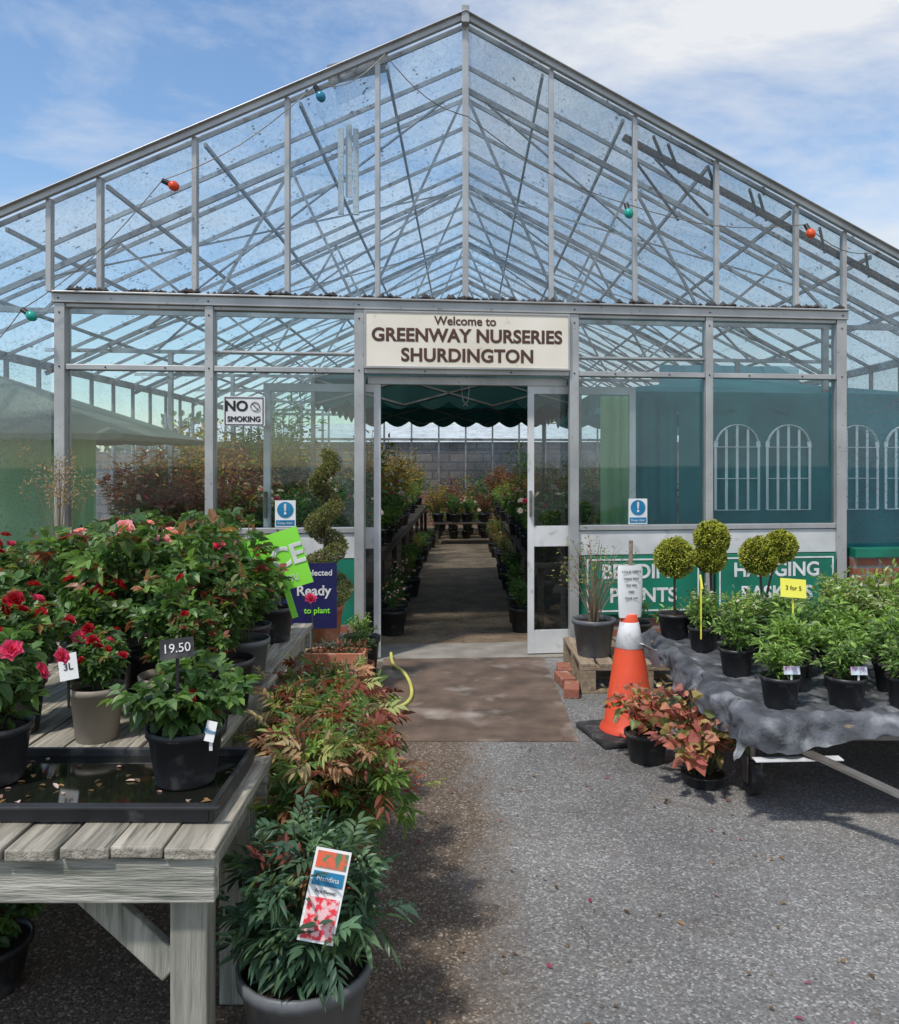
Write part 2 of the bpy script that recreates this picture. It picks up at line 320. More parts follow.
# ---------------------------------------------------------------- greenhouse
GH=empty('greenhouse')
L_=14.0; HW=4.68; SL=.488; AP=4.92
def rz(u): return AP-abs(u)*SL
EZ=rz(HW)
mus=[k*.668 for k in range(-4,5)]+[-3.75,-3.02,3.08,3.8]
mus.sort()
mb=MB()
for u in mus:
    w=.018 if abs(u)>.01 else .024
    z0=2.756 if abs(u)<3.2 else .86
    mb.box(u-w,u+w,-.03,.03,z0,rz(u)-.02,0,B)
for s in (-1,1):
    mb.box(s*HW-.035,s*HW+.035,-.03,.04,.0,EZ,0,B)
    mb.beam(B(0,-.05,AP),B(s*(HW+.2),-.05,AP-(HW+.2)*SL),.04,.045,0,up=(0,0,1))
    mb.beam(B(0,-.07,AP+.027),B(s*(HW+.2),-.07,AP+.027-(HW+.2)*SL),.06,.008,0)
mb.box(-.03,.03,-.09,-.02,AP-.06,AP+.07,0,B)
mb.beam(B(1.3,.28,rz(1.3)-.09),B(HW,.28,EZ-.09),.05,.045,1)
for u in (1.5,1.62,1.95,2.3,2.38,2.9,3.3):
    mb.beam(B(u,.05,rz(u)-.07),B(u+.16,.3,rz(u+.16)-.12),.02,.025,1)
for (a,b) in (((1.4,3.95),(1.75,3.5)),((1.55,4.0),(2.0,3.55))): mb.beam(B(a[0],.2,a[1]),B(b[0],.2,b[1]),.018,.018,1)
mb.obj('gable_frame',[M_alu,M_dark],GH,bevel=.003)
mb=MB()
us=[-HW]+mus+[HW]
for a,b in zip(us[:-1],us[1:]):
    z0=2.75 if abs(a+b)/2<3.07 else .86
    j=R.uniform(-.012,.012); k=R.uniform(-.01,.01)
    zc=z0+.95
    if z0>2 and min(rz(a),rz(b))-z0>1.3:
        mb.quad(B(a,.008+j,z0),B(b,.008-j,z0),B(b,.008-j,zc),B(a,.008+j,zc))
        mb.quad(B(a,.014+k,zc-.02),B(b,.014-k,zc-.02),B(b,.014-k,rz(b)-.03),B(a,.014+k,rz(a)-.03))
    else: mb.quad(B(a,.01+j,z0),B(b,.01-j,z0),B(b,.01-j,rz(b)-.03),B(a,.01+j,rz(a)-.03))
mb.obj('gable_glass',[M_glassgable],GH)
mb=MB()
mb.box(-2.98,3.09,-.075,.05,2.67,2.735,0,B)
mb.box(-2.98,3.09,-.10,.05,2.736,2.750,0,B)
posts=[(-2.93,.036),(-1.889,.030),(-.80,.036),(.845,.036),(1.932,.030),(3.04,.042)]
for u,w in posts: mb.box(u-w,u+w,-.06,.05,0,2.669,0,B)
for i in range(5):
    a=posts[i][0]+posts[i][1]+.001; b=posts[i+1][0]-posts[i+1][1]-.001
    mb.box(a,b,-.05,.04,2.19,2.23,0,B)
    if i!=2:
        mb.box(a,b,-.048,.03,2.642,2.669,0,B); mb.box(a,b,-.045,.035,.99,1.03,0,B)
        if i in(1,3): mb.box(a,b,-.02,.03,2.33,2.348,0,B)
mb.box(-.75,.80,.06,.12,2.12,2.18,0,B)
mb.obj('shopfront_frame',[M_alu],GH,bevel=.004)
mb=MB()
for u,w in posts:
    for z in (2.21,2.60,2.70): mb.tube(B(u,-.061 if z<2.66 else -.0755,z),B(u,-.066 if z<2.66 else -.08,z),.007,.006,8)
for i in range(5):
    for k in (.3,.7):
        a=posts[i][0];b=posts[i+1][0]; u=a+(b-a)*k; mb.tube(B(u,-.051,2.21),B(u,-.055,2.21),.007,.006,8)
mb.obj('frame_bolts',[M_dark],GH)
mb=MB()
for i in (0,1,3,4):
    a=posts[i][0]+posts[i][1]; b=posts[i+1][0]-posts[i+1][1]
    mb.box(a,b,-.03,.02,.80,.984,0,B)
    mb.box(a,b,-.025,.02,.30,.798,1,B)
    mb.box(a,b,-.03,.02,0,.298,2,B)
for s in(-1,1):
    a,b=sorted((s*3.14,s*4.64)) 
    mb.box(a,b,-.05,.06,0,.755,2,B); mb.box(a,b,-.09,.08,.756,.825,1,B)
for s in(-1,1):
    a,b=sorted((s*(HW-.06),s*(HW+.06))); mb.box(a,b,.1,L_,0,.8,2,B)
mb.box(-HW,HW,L_-.05,L_+.05,0,.8,2,B)
mb.obj('base_panels',[M_white,M_green,M_brick],GH)
mb=MB()
for i in (0,1,3,4):
    a=posts[i][0]+posts[i][1]; b=posts[i+1][0]-posts[i+1][1]
    mb.quad(B(a,0,1.03),B(b,0.004,1.03),B(b,0.003,2.19),B(a,0,2.19)); mb.quad(B(a,0.003,2.235),B(b,0,2.235),B(b,0,2.64),B(a,0,2.64))
mb.obj('window_glass',[M_glasswin],GH)
def leaf(name,u0,u1,v):
    m=MB(); w=.05
    m.box(u0,u0+w,v-.02,v+.02,.02,2.12,0,B); m.box(u1-w,u1,v-.02,v+.02,.02,2.12,0,B)
    for a,b in((2.06,2.12),(.86,1.02),(.02,.20)): m.box(u0+w,u1-w,v-.018,v+.018,a,b,0,B)
    for a,b in((1.02,2.06),(.20,.86)): m.quad(B(u0+w,v,a),B(u1-w,v,a),B(u1-w,v,b),B(u0+w,v,b),1)
    m.box(u0+.012,u0+.03,v-.06,v-.022,1.1,1.3,2,B)
    m.obj(name,[M_white,M_glasswin,M_steel],GH)
leaf('sliding_door_leaf',.49,1.36,.09)
leaf('sliding_door_leaf_inner',-1.53,-.655,.09)
mb=MB(); gm=MB()
nb=int(L_/.62)
for s in(-1,1):
    for k in range(nb+1):
        v=.05+k*(L_-.1)/nb; mb.beam(B(0,v,AP-.02),B(s*HW,v,EZ-.02),.02,.034,0)
    for q in (.13,.27,.42,.57,.72,.86,1.0): 
        u=s*HW*q; mb.beam(B(u,0.1,rz(u)-.05),B(u,L_,rz(u)-.05),.022,.032,0)
    gm.quad(B(0,0,AP),B(s*(HW+.1),0,rz(HW+.1)),B(s*(HW+.1),L_,rz(HW+.1)),B(0,L_,AP))
    for k in range(nb+1):
        v=.05+k*(L_-.1)/nb; mb.box(s*HW-.02,s*HW+.02,v-.015,v+.015,.8,EZ-.03,0,B)
    gm.quad(B(s*HW,.05,.8),B(s*HW,L_,.8),B(s*HW,L_,EZ),B(s*HW,.05,EZ))
    mb.beam(B(s*(HW+.05),0,EZ-.02),B(s*(HW+.05),L_,EZ-.02),.12,.07,0)
mb.beam(B(0,0.04,AP+.01),B(0,L_,AP+.01),.05,.06,0)
for k in range(6):
    v=.9+k*2.45; zb=2.78
    mb.beam(B(-HW,v,zb),B(HW,v,zb),.03,.04,0)
    for s in(-1,1):
        mb.beam(B(0,v,AP-.12),B(s*HW,v,EZ-.12),.03,.045,0)
        pts=[(0,AP-.15),(s*.9,zb),(s*1.5,rz(1.5)-.15),(s*2.2,zb),(s*2.9,rz(2.9)-.15),(s*3.5,zb),(s*4.0,rz(4.0)-.15)]
        for a,b in zip(pts[:-1],pts[1:]): mb.beam(B(a[0],v,a[1]),B(b[0],v,b[1]),.022,.022,0)
        mb.beam(B(s*3.34,v,0),B(s*3.34,v,zb),.05,.05,0)
    if k<5:
        for s in(-1,1):
            mb.beam(B(s*.15,v,AP-.2),B(s*3.6,v+2.45,rz(3.6)-.12),.016,.016,0)
            mb.beam(B(s*.15,v+2.45,AP-.22),B(s*3.6,v,rz(3.6)-.14),.016,.016,0)
for k in range(-7,8):
    u=max(-HW,min(HW,k*.668)); mb.box(u-.02,u+.02,L_-.02,L_+.02,.8,rz(u)-.02,0,B)
mb.box(-HW,HW,L_-.03,L_+.03,2.1,2.16,0,B); mb.box(-HW,HW,L_-.03,L_+.03,2.7,2.76,0,B)
for a,b in((-HW,0),(0,HW)): gm.quad(B(a,L_,.8),B(b,L_,.8),B(b,L_,rz(b)),B(a,L_,rz(a)))
mb.obj('roof_structure',[M_galv],GH)
gm.obj('roof_glass',[M_glassroof],GH)
mb=MB()
for i in range(5200):
    s=R.choice((-1,1)); q=R.randint(1,11); u=s*(q*.41+R.gauss(0,.012)); v=R.uniform(0.1,L_*.8)
    if R.random()<.3: v=.05+round(v/.62)*.62+R.gauss(0,.03); u=s*R.uniform(.1,HW)
    r=R.uniform(.005,.015); T=lambda a,b,c: B(a,b,rz(a)+.006+c*.35)
    mb.lump((u,v,0),r,R,0,T)
mb.obj('roof_moss',[mat('dry_moss',(.14,.13,.10),(.06,.055,.045),20,.95)],GH)
mb=MB(); mb.beam(B(-.62,.25,rz(.62)+.07),B(-1.08,.25,rz(1.08)+.16),.3,.02); mb.beam(B(-1.02,.2,rz(1.0)+.0),B(-1.04,.2,rz(1.02)+.14),.02,.02); mb.obj('ridge_vent',[M_steel],GH)
mb=MB()
for u in(-1.02,-.90): mb.box(u-.022,u+.022,.5,.53,3.55,4.25,0,B)
mb.box(-.985,-.935,.535,.55,3.7,4.3,0,B); mb.obj('hanging_strip_light',[M_white],GH)
mb=MB()
for i in range(420):
    u=R.uniform(-2.95,3.06)
    if R.random()<.6: u=round(u/.34)*.34+R.gauss(0,.07)
    if not -2.96<u<3.07: continue
    r=R.uniform(.008,.034)*(1 if R.random()<.7 else .6); q=B(u,-.075+.03*R.random(),2.751+r*.4); mb.lump(q,r,R)
mb.obj('ledge_moss',[M_dark],GH)
mb=MB(); mb.box(-.8,.86,-.02,.55,0.0,.012,0,B); mb.obj('threshold',[M_conc],GH)
mb=MB(); mb.quad(B(-HW,.03,.005),B(HW,.03,.005),B(HW,L_,.005),B(-HW,L_,.005)); mb.obj('earth_floor',[M_earth],GH)
# signs
mb=MB(); mb.box(-.760,.805,-.085,-.051,2.228,2.660,0,B)
SG=empty('welcome_sign'); mb.obj('board',[M_sign],SG,bevel=.004)
mb=MB()
for a in((-.760,.805,2.228,2.242),(-.760,.805,2.646,2.660)): mb.box(a[0],a[1],-.092,-.0855,a[2],a[3],0,B)
for a in((-.760,-.748,2.2425,2.6455),(.793,.805,2.2425,2.6455)): mb.box(a[0],a[1],-.092,-.0855,a[2],a[3],0,B)
mb.obj('sign_trim',[M_alu],SG)
text('Welcome to',.092,B(0.0,-.088,2.588),FR,M_brown,SG,off=.002)
text('GREENWAY NURSERIES',.137,B(0.02,-.088,2.475),FR,M_brown,SG,off=.0045,sp=1.01)
text('SHURDINGTON',.137,B(0.02,-.088,2.325),FR,M_brown,SG,off=.0045,sp=1.04)
def board(name,u0,u1,z0,z1,lines,size):
    e=empty(name); m=MB(); m.box(u0,u1,-.075,-.045,z0,z1,0,B); m.obj('board',[M_green],e)
    m=MB(); t=.012; q=.02
    for a in((u0+q,u1-q,z0+q,z0+q+t),(u0+q,u1-q,z1-q-t,z1-q),(u0+q,u0+q+t,z0+q+t,z1-q-t),(u1-q-t,u1-q,z0+q+t,z1-q-t)): m.box(a[0],a[1],-.079,-.0752,a[2],a[3],0,B)
    m.obj('border',[M_wtext],e); zz=z1-.125
    for l in lines: text(l,size,B((u0+u1)/2,-.078,zz),FR,M_wtext,e,off=.004); zz-=size*1.2
board('bedding_plants_sign',.92,1.86,.34,.79,['BEDDING','PLANTS'],.155)
board('hanging_baskets_sign',1.985,2.98,.34,.79,['HANGING','BASKETS'],.155)
e=empty('no_smoking_sign'); m=MB(); m.box(-1.80,-1.50,-.012,-.004,1.79,2.01,0,B); m.obj('board',[M_paper],e)
m=MB()
for a in((-1.79,-1.51,1.797,1.803),(-1.79,-1.51,1.997,2.003),(-1.79,-1.784,1.803,1.997),(-1.516,-1.51,1.803,1.997)): m.box(a[0],a[1],-.016,-.0125,a[2],a[3],0,B)
m.obj('border',[M_black],e)
text('NO',.105,B(-1.705,-.015,1.935),FR,M_black,e,off=.0035); text('SMOKING',.054,B(-1.65,-.015,1.84),FR,M_black,e,off=.002)
p0=B(-1.57,-.016,1.935); m=MB()
for i in range(24):
    a=i*math.pi/12;b=(i+1)*math.pi/12; m.beam((p0[0]+.032*math.cos(a),p0[1],p0[2]+.032*math.sin(a)),(p0[0]+.032*math.cos(b),p0[1],p0[2]+.032*math.sin(b)),.006,.003)
m.beam((p0[0]-.024,p0[1],p0[2]+.024),(p0[0]+.024,p0[1],p0[2]-.024),.006,.003); m.obj('prohibition_ring',[M_black],e)
def sticker(u):
    e=empty('door_sticker'); m=MB(); m.box(u-.075,u+.075,-.016,-.008,1.035,1.235,0,B); m.obj('card',[M_paper],e)
    m=MB(); c=B(u,-.019,1.165); n=24; m.add([(c[0]+.06*math.cos(i*6.2832/n),c[1]+KX*.06*math.cos(i*6.2832/n),c[2]+.06*math.sin(i*6.2832/n)) for i in range(n)],[tuple(range(n))]); m.box(u-.068,u+.068,-.0185,-.0162,1.045,1.088,0,B); m.obj('blue_disc',[M_blue],e)
    text('!',.11,B(u,-.021,1.165),FR,M_wtext,e,off=.003); text('Keep clear',.026,B(u,-.021,1.066),FR,M_wtext,e)
sticker(-1.35); sticker(1.36)
e=empty('festoon_lights'); pts=[(-3.6,2.2),(-3.14,2.60),(-2.19,3.55),(-1.11,4.29),(-.6,4.55),(0.02,4.12),(1.238,3.51),(2.695,3.40),(3.3,3.2)]
m=MB()
for (a,b) in zip(pts[:-1],pts[1:]):
    n=8; pr=None
    for i in range(n+1):
        t=i/n; q=B(a[0]+(b[0]-a[0])*t,-.14,a[1]+(b[1]-a[1])*t-.09*math.sin(math.pi*t)); 
        if pr: m.tube(pr,q,.004,.004,5)
        pr=q
m.obj('cable',[M_steel],e)
for (i,c) in((1,(.02,.35,.28)),(2,(.75,.07,.02)),(3,(.03,.22,.35)),(6,(.02,.35,.26)),(7,(.75,.09,.02))):
    le=empty('lamp'); le.parent=e; le.location=B(pts[i][0],-.14,pts[i][1]); le.rotation_euler=(random.uniform(-.4,.4),random.uniform(-1.3,.9),0)
    m=MB(); m.tube((0,0,0),(0,0,-.055),.018,.02,10); m.obj('lamp_holder',[M_black],le)
    m=MB(); m.lathe([(.001,-.13),(.02,-.125),(.033,-.105),(.036,-.085),(.03,-.065),(.019,-.053)],(0,0,0),14); m.obj('bulb',[mat('bulb_colour',c,tuple(x*.8 for x in c),4,.25)],le,smooth=True)
# ---------------------------------------------------------------- interior canopies
def gazebo(name,u0,u1,v0,v1,ez,pk,mr,val=.25,legs=True):
    e=empty(name); m=MB(); c=B((u0+u1)/2,(v0+v1)/2,pk); cs=[B(u0,v0,ez),B(u1,v0,ez),B(u1,v1,ez),B(u0,v1,ez)]
    for i in range(4): m.add([cs[i],cs[(i+1)%4],c],[(0,1,2)])
    for i in range(4):
        a=Vector(cs[i]);b=Vector(cs[(i+1)%4]); n=48
        for k in range(n):
            t0=k/n;t1=(k+1)/n; f=lambda t: val*(.72+.28*abs(math.sin(t*math.pi*8)))
            p,q=a.lerp(b,t0),a.lerp(b,t1); m.quad(p,q,q-Vector((0,0,f(t1))),p-Vector((0,0,f(t0))))
    m.obj('canopy',[mr],e); m=MB()
    if legs:
        for q in cs: m.beam((q[0],q[1],0),(q[0],q[1],ez),.035,.035)
        for i in range(4):
            a=Vector(cs[i]);b=Vector(cs[(i+1)%4]); n=3; dz=Vector((0,0,.22))
            for k in range(n):
                p,q=a.lerp(b,k/n),a.lerp(b,(k+1)/n); m.beam(p-dz,q,.012,.015); m.beam(p,q-dz,.012,.015)
            m.beam(cs[i],c,.02,.02)
        m.obj('frame',[M_steel],e)
    return e
gazebo('green_gazebo',-1.35,1.05,1.1,4.6,2.26,2.85,M_canopy,.26)
def curtain(name,parent,u0,u1,v,z0,z1,m,amp=.03,fold=.16,ph=0):
    mb=MB(); n=int((u1-u0)/.02)+2; vs=[];fs=[]
    for i in range(n):
        u=u0+(u1-u0)*i/(n-1)
        for z in(z0,z1):
            q=B(u,v+amp*math.sin(u*2*math.pi/fold+ph)+amp*.5*math.sin(u*11+1),z); vs.append(q)
    for i in range(n-1): fs.append((2*i,2*i+2,2*i+3,2*i+1))
    mb.add(vs,fs); return mb.obj(name,[m],parent,smooth=True)
e=gazebo('windowed_gazebo',1.15,4.4,.75,3.9,2.15,2.45,M_teal,.2,False)
curtain('side_wall',e,1.9,4.35,.74,.15,2.12,M_teal,.022,.45)
curtain('tied_curtain',e,1.18,1.42,.68,.2,2.1,M_ltgreen,.03,.09)
curtain('plain_wall',e,1.42,1.88,.72,.2,2.1,M_teal,.03,.17)
m=MB()
for cx in(2.42,2.90,3.55,4.03):
    w=.20; z0=1.10; zm=1.66; v=.695
    for a,b in(((cx-w,z0),(cx-w,zm)),((cx+w,z0),(cx+w,zm)),((cx-w,z0),(cx+w,z0)),((cx,z0),(cx,zm+w)),((cx-w/2,z0),(cx-w/2,zm+w*.8)),((cx+w/2,z0),(cx+w/2,zm+w*.8)),((cx-w,zm),(cx+w,zm)),((cx-w,(z0+zm)/2),(cx+w,(z0+zm)/2))):
        m.beam(B(a[0],v,a[1]),B(b[0],v,b[1]),.022,.006)
    for i in range(12):
        a=math.pi*i/12;b=math.pi*(i+1)/12; m.beam(B(cx+w*math.cos(a),v,zm+w*math.sin(a)),B(cx+w*math.cos(b),v,zm+w*math.sin(b)),.035,.006)
m.obj('arched_window_print',[mat('window_print',(.85,.92,.92),(.65,.76,.76),3,.6)],e)
e=gazebo('green_tent',-5.6,-2.62,.25,2.2,1.74,2.30,M_tentroof,.05,False)
curtain('tent_wall',e,-5.2,-3.12,.5,.05,1.74,M_ltgreen,.03,.35)
curtain('tent_wall_side',e,-3.16,-2.90,.48,.05,1.70,M_ltgreen,.03,.09)
e=empty('shade_sheet'); curtain('cloth',e,2.6,4.6,4.4,1.9,2.85,M_blue2,.03,.9)
# ---------------------------------------------------------------- interior benches & plants
var=[pmesh('var_green',11,ns=16,h=.5,sp=.26,lps=34,L=.055,W=.028,pal=G1,tw=.05),
 pmesh('var_lime',12,ns=16,h=.38,sp=.24,lps=34,L=.05,W=.022,pal=GL,tw=.04),
 pmesh('var_red',13,ns=16,h=.6,sp=.3,lps=38,L=.055,W=.024,pal=[(.22,.05,.04),(.15,.04,.03),(.12,.10,.04),(.28,.11,.05)],tw=.07),
 pmesh('var_autumn',14,ns=14,h=.75,sp=.3,lps=34,L=.045,W=.02,pal=GY+BR,top=[(.45,.25,.04)],tw=.06),
 pmesh('var_flower',15,ns=16,h=.42,sp=.26,lps=30,L=.05,W=.025,pal=G1,fl=[(12,.03,(.8,.7,.72)),(5,.03,(.7,.1,.2))],tw=.05),
 pmesh('var_tall',16,ns=12,h=1.1,sp=.34,lps=56,L=.06,W=.026,pal=GG+G1,tw=.08)]
def bench(u0,u1,v0,v1,z):
    e=empty('plant_bench'); m=MB(); n=max(2,int((v1-v0)/.12))
    for i in range(n):
        a=v0+(v1-v0)*i/n; m.box(u0,u1,a,a+(v1-v0)/n-.02,z-.025,z,0,B)
    v=v0+.05
    while v<v1-.1:
        for u in(u0+.06,u1-.06): m.box(u-.03,u+.03,v,v+.06,0,z-.026,0,B)
        v+=1.6
    m.box(u0,u0+.03,v0,v1,z-.08,z-.027,0,B); m.box(u1-.03,u1,v0,v1,z-.08,z-.027,0,B)
    m.obj('timber',[M_bench],e)
bench(-2.2,-.85,.95,13,.60); bench(.62,2.0,.95,13,.60); bench(-4.5,-2.9,4.0,13,.60); bench(2.9,4.4,4.6,13,.60)
bench(-.6,.55,9.0,9.8,.42)
RR=random.Random(21)
def fill(u0,u1,v0,v1,du,dv,z,w,s0=.75,s1=1.15):
    v=v0
    while v<v1:
        u=u0
        while u<=u1:
            q=B(u+RR.uniform(-.05,.05),v+RR.uniform(-.07,.07),z); k=RR.choices(range(6),w)[0]
            potted('potted_plant',q[0],q[1],q[2],.10,.16,M_pot,var[k],RR.uniform(s0,s1))
            u+=du
        v+=dv
fill(-2.05,-.84,1.2,7,.36,.42,.60,[3,5,1,5,4,0],.9,1.45); fill(-2.05,-.86,7.5,12.6,.5,.8,.60,[3,4,1,4,3,1],.9,1.4)
fill(.68,1.9,1.2,7,.38,.5,.60,[3,4,2,4,3,1]); fill(.68,1.9,7.5,12.6,.5,.8,.60,[3,3,3,3,3,1],.9,1.3)
fill(-4.2,-3.1,4.3,10,.5,.8,.60,[1,0,5,2,0,2],1.0,1.5)
fill(-2.85,-2.4,1.0,9,.42,.6,.0,[0,0,4,1,0,6])
fill(-2.75,-2.1,1.0,3,.28,.35,.60,[0,0,7,1,1,0],1.0,1.3)
fill(-3.6,-2.1,3.2,4.2,.3,.35,.60,[2,0,6,1,0,2],1.2,1.7)
fill(-1.9,-1.1,.55,.8,.4,.5,.5,[1,0,6,3,0,0],.6,.9)
fill(-.52,.5,9.15,9.7,.28,.32,.42,[3,3,3,2,3,0],.5,.85); fill(-.6,.6,10.4,13,.33,.7,.0,[3,3,4,3,2,1],1.1,1.8)
v=1.0
while v<8.8:
    for u in(-.70+RR.uniform(-.03,.07),.54+RR.uniform(-.06,.04)):
        if RR.random()<.8:
            q=B(u,v,.005); potted('potted_plant',q[0],q[1],q[2],RR.uniform(.09,.14),RR.uniform(.16,.26),M_pot,var[RR.choice([0,1,3,4])],RR.uniform(.35,.7))
    v+=.42
e=empty('hanging_chain'); m=MB(); q=B(0,.5,2.12)
for a,b in(((-.03,0),(0,.55)),((.03,0),(0,.55)),((-.03,0),(-.02,-.09)),((.03,0),(.02,-.09)),((-.02,-.09),(.02,-.13)),((.02,-.09),(-.02,-.13))): m.beam((q[0]+a[0],q[1],q[2]+a[1]),(q[0]+b[0],q[1],q[2]+b[1]),.005,.005)
m.obj('wire',[M_galv],e)
mb=MB(); mb.box(-14,14,21.6,21.8,0,1.85); mb.obj('block_wall',[M_block])
e=empty('shed'); mb=MB(); mb.box(-9,9,27,33,0,2.3,0); mb.add([(-9.3,26.7,2.25),(9.3,26.7,2.25),(9.3,30,3.0),(-9.3,30,3.0),(9.3,33.3,2.25),(-9.3,33.3,2.25)],[(0,1,2,3),(3,2,4,5)],1)
mb.obj('walls_and_roof',[M_block,M_white],e)
v=Veg(31); n=16000; p=np.stack([v.r.uniform(-60,60,n),v.r.uniform(40,44,n),v.r.rand(n)],1); p[:,2]*=2.3+1.3*np.sin(p[:,0]*.35)+.6*np.sin(p[:,0]*1.3)
v.leaves(p,v.r.randn(n,3),v.r.randn(n,3),v.r.uniform(.3,.7,n),v.r.uniform(.2,.45,n),v.cols(G1+GG+BR,n),.1)
o=bpy.data.objects.new('distant_hedge',v.mesh('distant_hedge')); COL.objects.link(o)
# ---------------------------------------------------------------- ramp
mb=MB(); v0=[(-.44,4.43,.006),(.70,4.43,.006),(.72,6.27,.03),(-.50,6.2,.03)]
mb.add(v0+[(a,b,c-.006) for a,b,c in v0],[(0,1,2,3),(4,7,6,5),(0,4,5,1),(1,5,6,2),(2,6,7,3),(3,7,4,0)]); mb.obj('ramp_plate',[M_plate])
def bricks(name,lst):
    m=MB()
    for x,y,z,r in lst:
        c,s=math.cos(r),math.sin(r)
        m.box(-.107,.107,-.05,.05,0,.065,0,lambda a,b,h:(x+a*c-b*s,y+a*s+b*c,z+h))
    m.obj(name,[mat(name+'_mat',(.34,.13,.08),(.24,.09,.06),9,.9,.4,c=(.4,.34,.28),cs=14,clo=.55,chi=.75)],bevel=.006)
bricks('loose_bricks',[(-.58,4.9,0,1.5),(-.60,5.15,0,1.2),(-.62,5.4,0,1.6),(-.66,4.7,0,.3),(-.62,5.28,.066,.2),(.80,5.35,0,1.4),(.79,5.6,0,1.7),(.82,5.85,0,1.5)])
e=bpy.data.curves.new('garden_hose','CURVE'); e.dimensions='3D'; e.bevel_depth=.012; e.bevel_resolution=3; s=e.splines.new('NURBS')
hp=[(-.45,6.3,.05),(-.42,5.95,.03),(-.34,5.75,.08),(-.26,5.5,.04),(-.23,5.2,.025),(-.28,5.0,.022),(-.38,4.95,.022),(-.47,4.85,.022),(-.6,4.95,.03)]
s.points.add(len(hp)-1)
for i,q in enumerate(hp): s.points[i].co=(*q,1)
s.use_endpoint_u=True; e.materials.append(M_hose); COL.objects.link(bpy.data.objects.new('garden_hose',e))
# ---------------------------------------------------------------- left display tables
def table(name,x0,x1,y0,y1,z,bw=.118):
    e=empty(name); m=MB(); x=x1; i=0
    while x-bw>x0:
        dz=R.uniform(-.003,.003); dy=R.uniform(-.012,.006); w=R.uniform(-.006,.004)
        m.box(x-bw+.007+w,x,y0+dy,y1,z-.026+dz,z+dz,0); x-=bw
    m.obj('top_boards',[M_wood],e,bevel=.004)
    m=MB(); m.box(x0,x1-.005,y0+.012,y0+.052,z-.13,z-.03); m.box(x0,x1-.005,y1-.05,y1-.01,z-.13,z-.03)
    m.obj('aprons',[M_woodx],e,bevel=.004)
    m=MB()
    for xx in(x0+.1,x1-.12):
        for yy in(y0+.055,y1-.13): m.box(xx,xx+.085,yy,yy+.075,0,z-.031)
    m.beam((x1-.12,y0+.09,z-.32),(x1-.36,y0+.09,z-.10),.03,.07)
    m.box(x1-.118,x1-.038,y0+.135,y1-.135,z-.12,z-.031)
    m.obj('legs',[mat('leg_timber',(.38,.37,.31),(.22,.22,.18),3,.85,.5,bscale=14,stretch=(14,14,1),c=(.12,.13,.09),cs=5,clo=.55,chi=.75)],e,bevel=.005)
table('display_table',-2.4,-.52,1.815,2.40,.65)
table('display_table',-2.6,-.72,2.44,3.42,.63)
table('display_table',-2.6,-.76,3.48,4.55,.62)
table('plant_staging',-2.5,-.72,4.85,5.5,.38)
e=empty('plant_tray'); m=MB(); x0,x1,y0,y1,z=-1.75,-.57,1.95,2.32,.654
m.box(x0,x1,y0,y1,z,z+.008,0); 
for a in((x0,x1,y0-.014,y0),(x0,x1,y1,y1+.014)): m.box(*a,z,z+.042,0)
for a in((x0-.014,x0,y0-.014,y1+.014),(x1,x1+.014,y0-.014,y1+.014)): m.box(*a,z,z+.0422,0)
m.box(x0-.03,x1+.03,y0-.03,y0-.0145,z+.034,z+.043,0); m.obj('tray',[M_pot],e,bevel=.003)
m=MB(); m.quad((x0,y0,z+.02),(x1,y0,z+.02),(x1,y1,z+.02),(x0,y1,z+.02)); m.obj('water',[M_water],e)
v=Veg(8); n=80; p=np.stack([v.r.uniform(x0,x1,n),v.r.uniform(y0,y1,n),np.full(n,z+.022)],1)
v.leaves(p,v.r.randn(n,3)*[1,1,.1],np.tile([0,0,1.],(n,1)),v.r.uniform(.01,.03,n),v.r.uniform(.008,.018,n),v.cols([(.3,.18,.08),(.5,.3,.25),(.15,.1,.05),(.6,.45,.4)],n),0)
o=bpy.data.objects.new('debris',v.mesh('debris')); o.parent=e; COL.objects.link(o)
ROSE=dict(lps=21,L=.056,W=.039,pal=G1,top=RD+[(.13,.16,.05)],topf=.22,tw=.035,cl=3,sr=.0035,droop=.25,up=.25,t0=.2)
PK=(.80,.40,.44); DR=(.40,.012,.025); HP=(.65,.07,.18)
ros=[pmesh('rose_a',41,ns=13,h=.54,sp=.23,fl=[(1,.032,PK)],**ROSE),
 pmesh('rose_b',42,ns=12,h=.49,sp=.23,fl=[(1,.030,DR)],**ROSE),
 pmesh('rose_c',43,ns=12,h=.58,sp=.22,fl=[(1,.030,HP)],**ROSE)]
low=[pmesh('rose_low',44,ns=14,h=.19,sp=.19,fl=[(1,.020,(.5,.03,.04))],**dict(ROSE,lps=18,L=.046,W=.034,topf=.06)),
 pmesh('rose_pink_low',45,ns=12,h=.26,sp=.16,fl=[(4,.028,HP)],**dict(ROSE,lps=18,L=.046,W=.032,topf=.05))]
red=pmesh('rose_red',46,ns=14,h=.34,sp=.2,fl=[(9,.033,DR),(1,.028,HP)],**dict(ROSE,lps=18,topf=.12))
a=potted('rose_bush',-.69,2.14,.676,.098,.145,M_pot,low[0],.92,.3)
label(a,-.0,-.07,.10,.36,.085,.05,M_rubber,.1,-6,M_black,'19.50',M_wtext,.032)
label(a,.085,-.07,.10,.15,.028,.05,M_paper,-.2,8,M_paper,'Rose',M_blue,.016)
potted('rose_bush',-1.20,2.14,.676,.10,.15,M_pot,low[1],.95)
a=potted('rose_bush',-1.12,2.60,.631,.082,.17,M_potb,red,.52)
label(a,-.05,-.09,.12,.25,.055,.08,M_paper,.15,-10,M_black,'3L',M_black,.03)
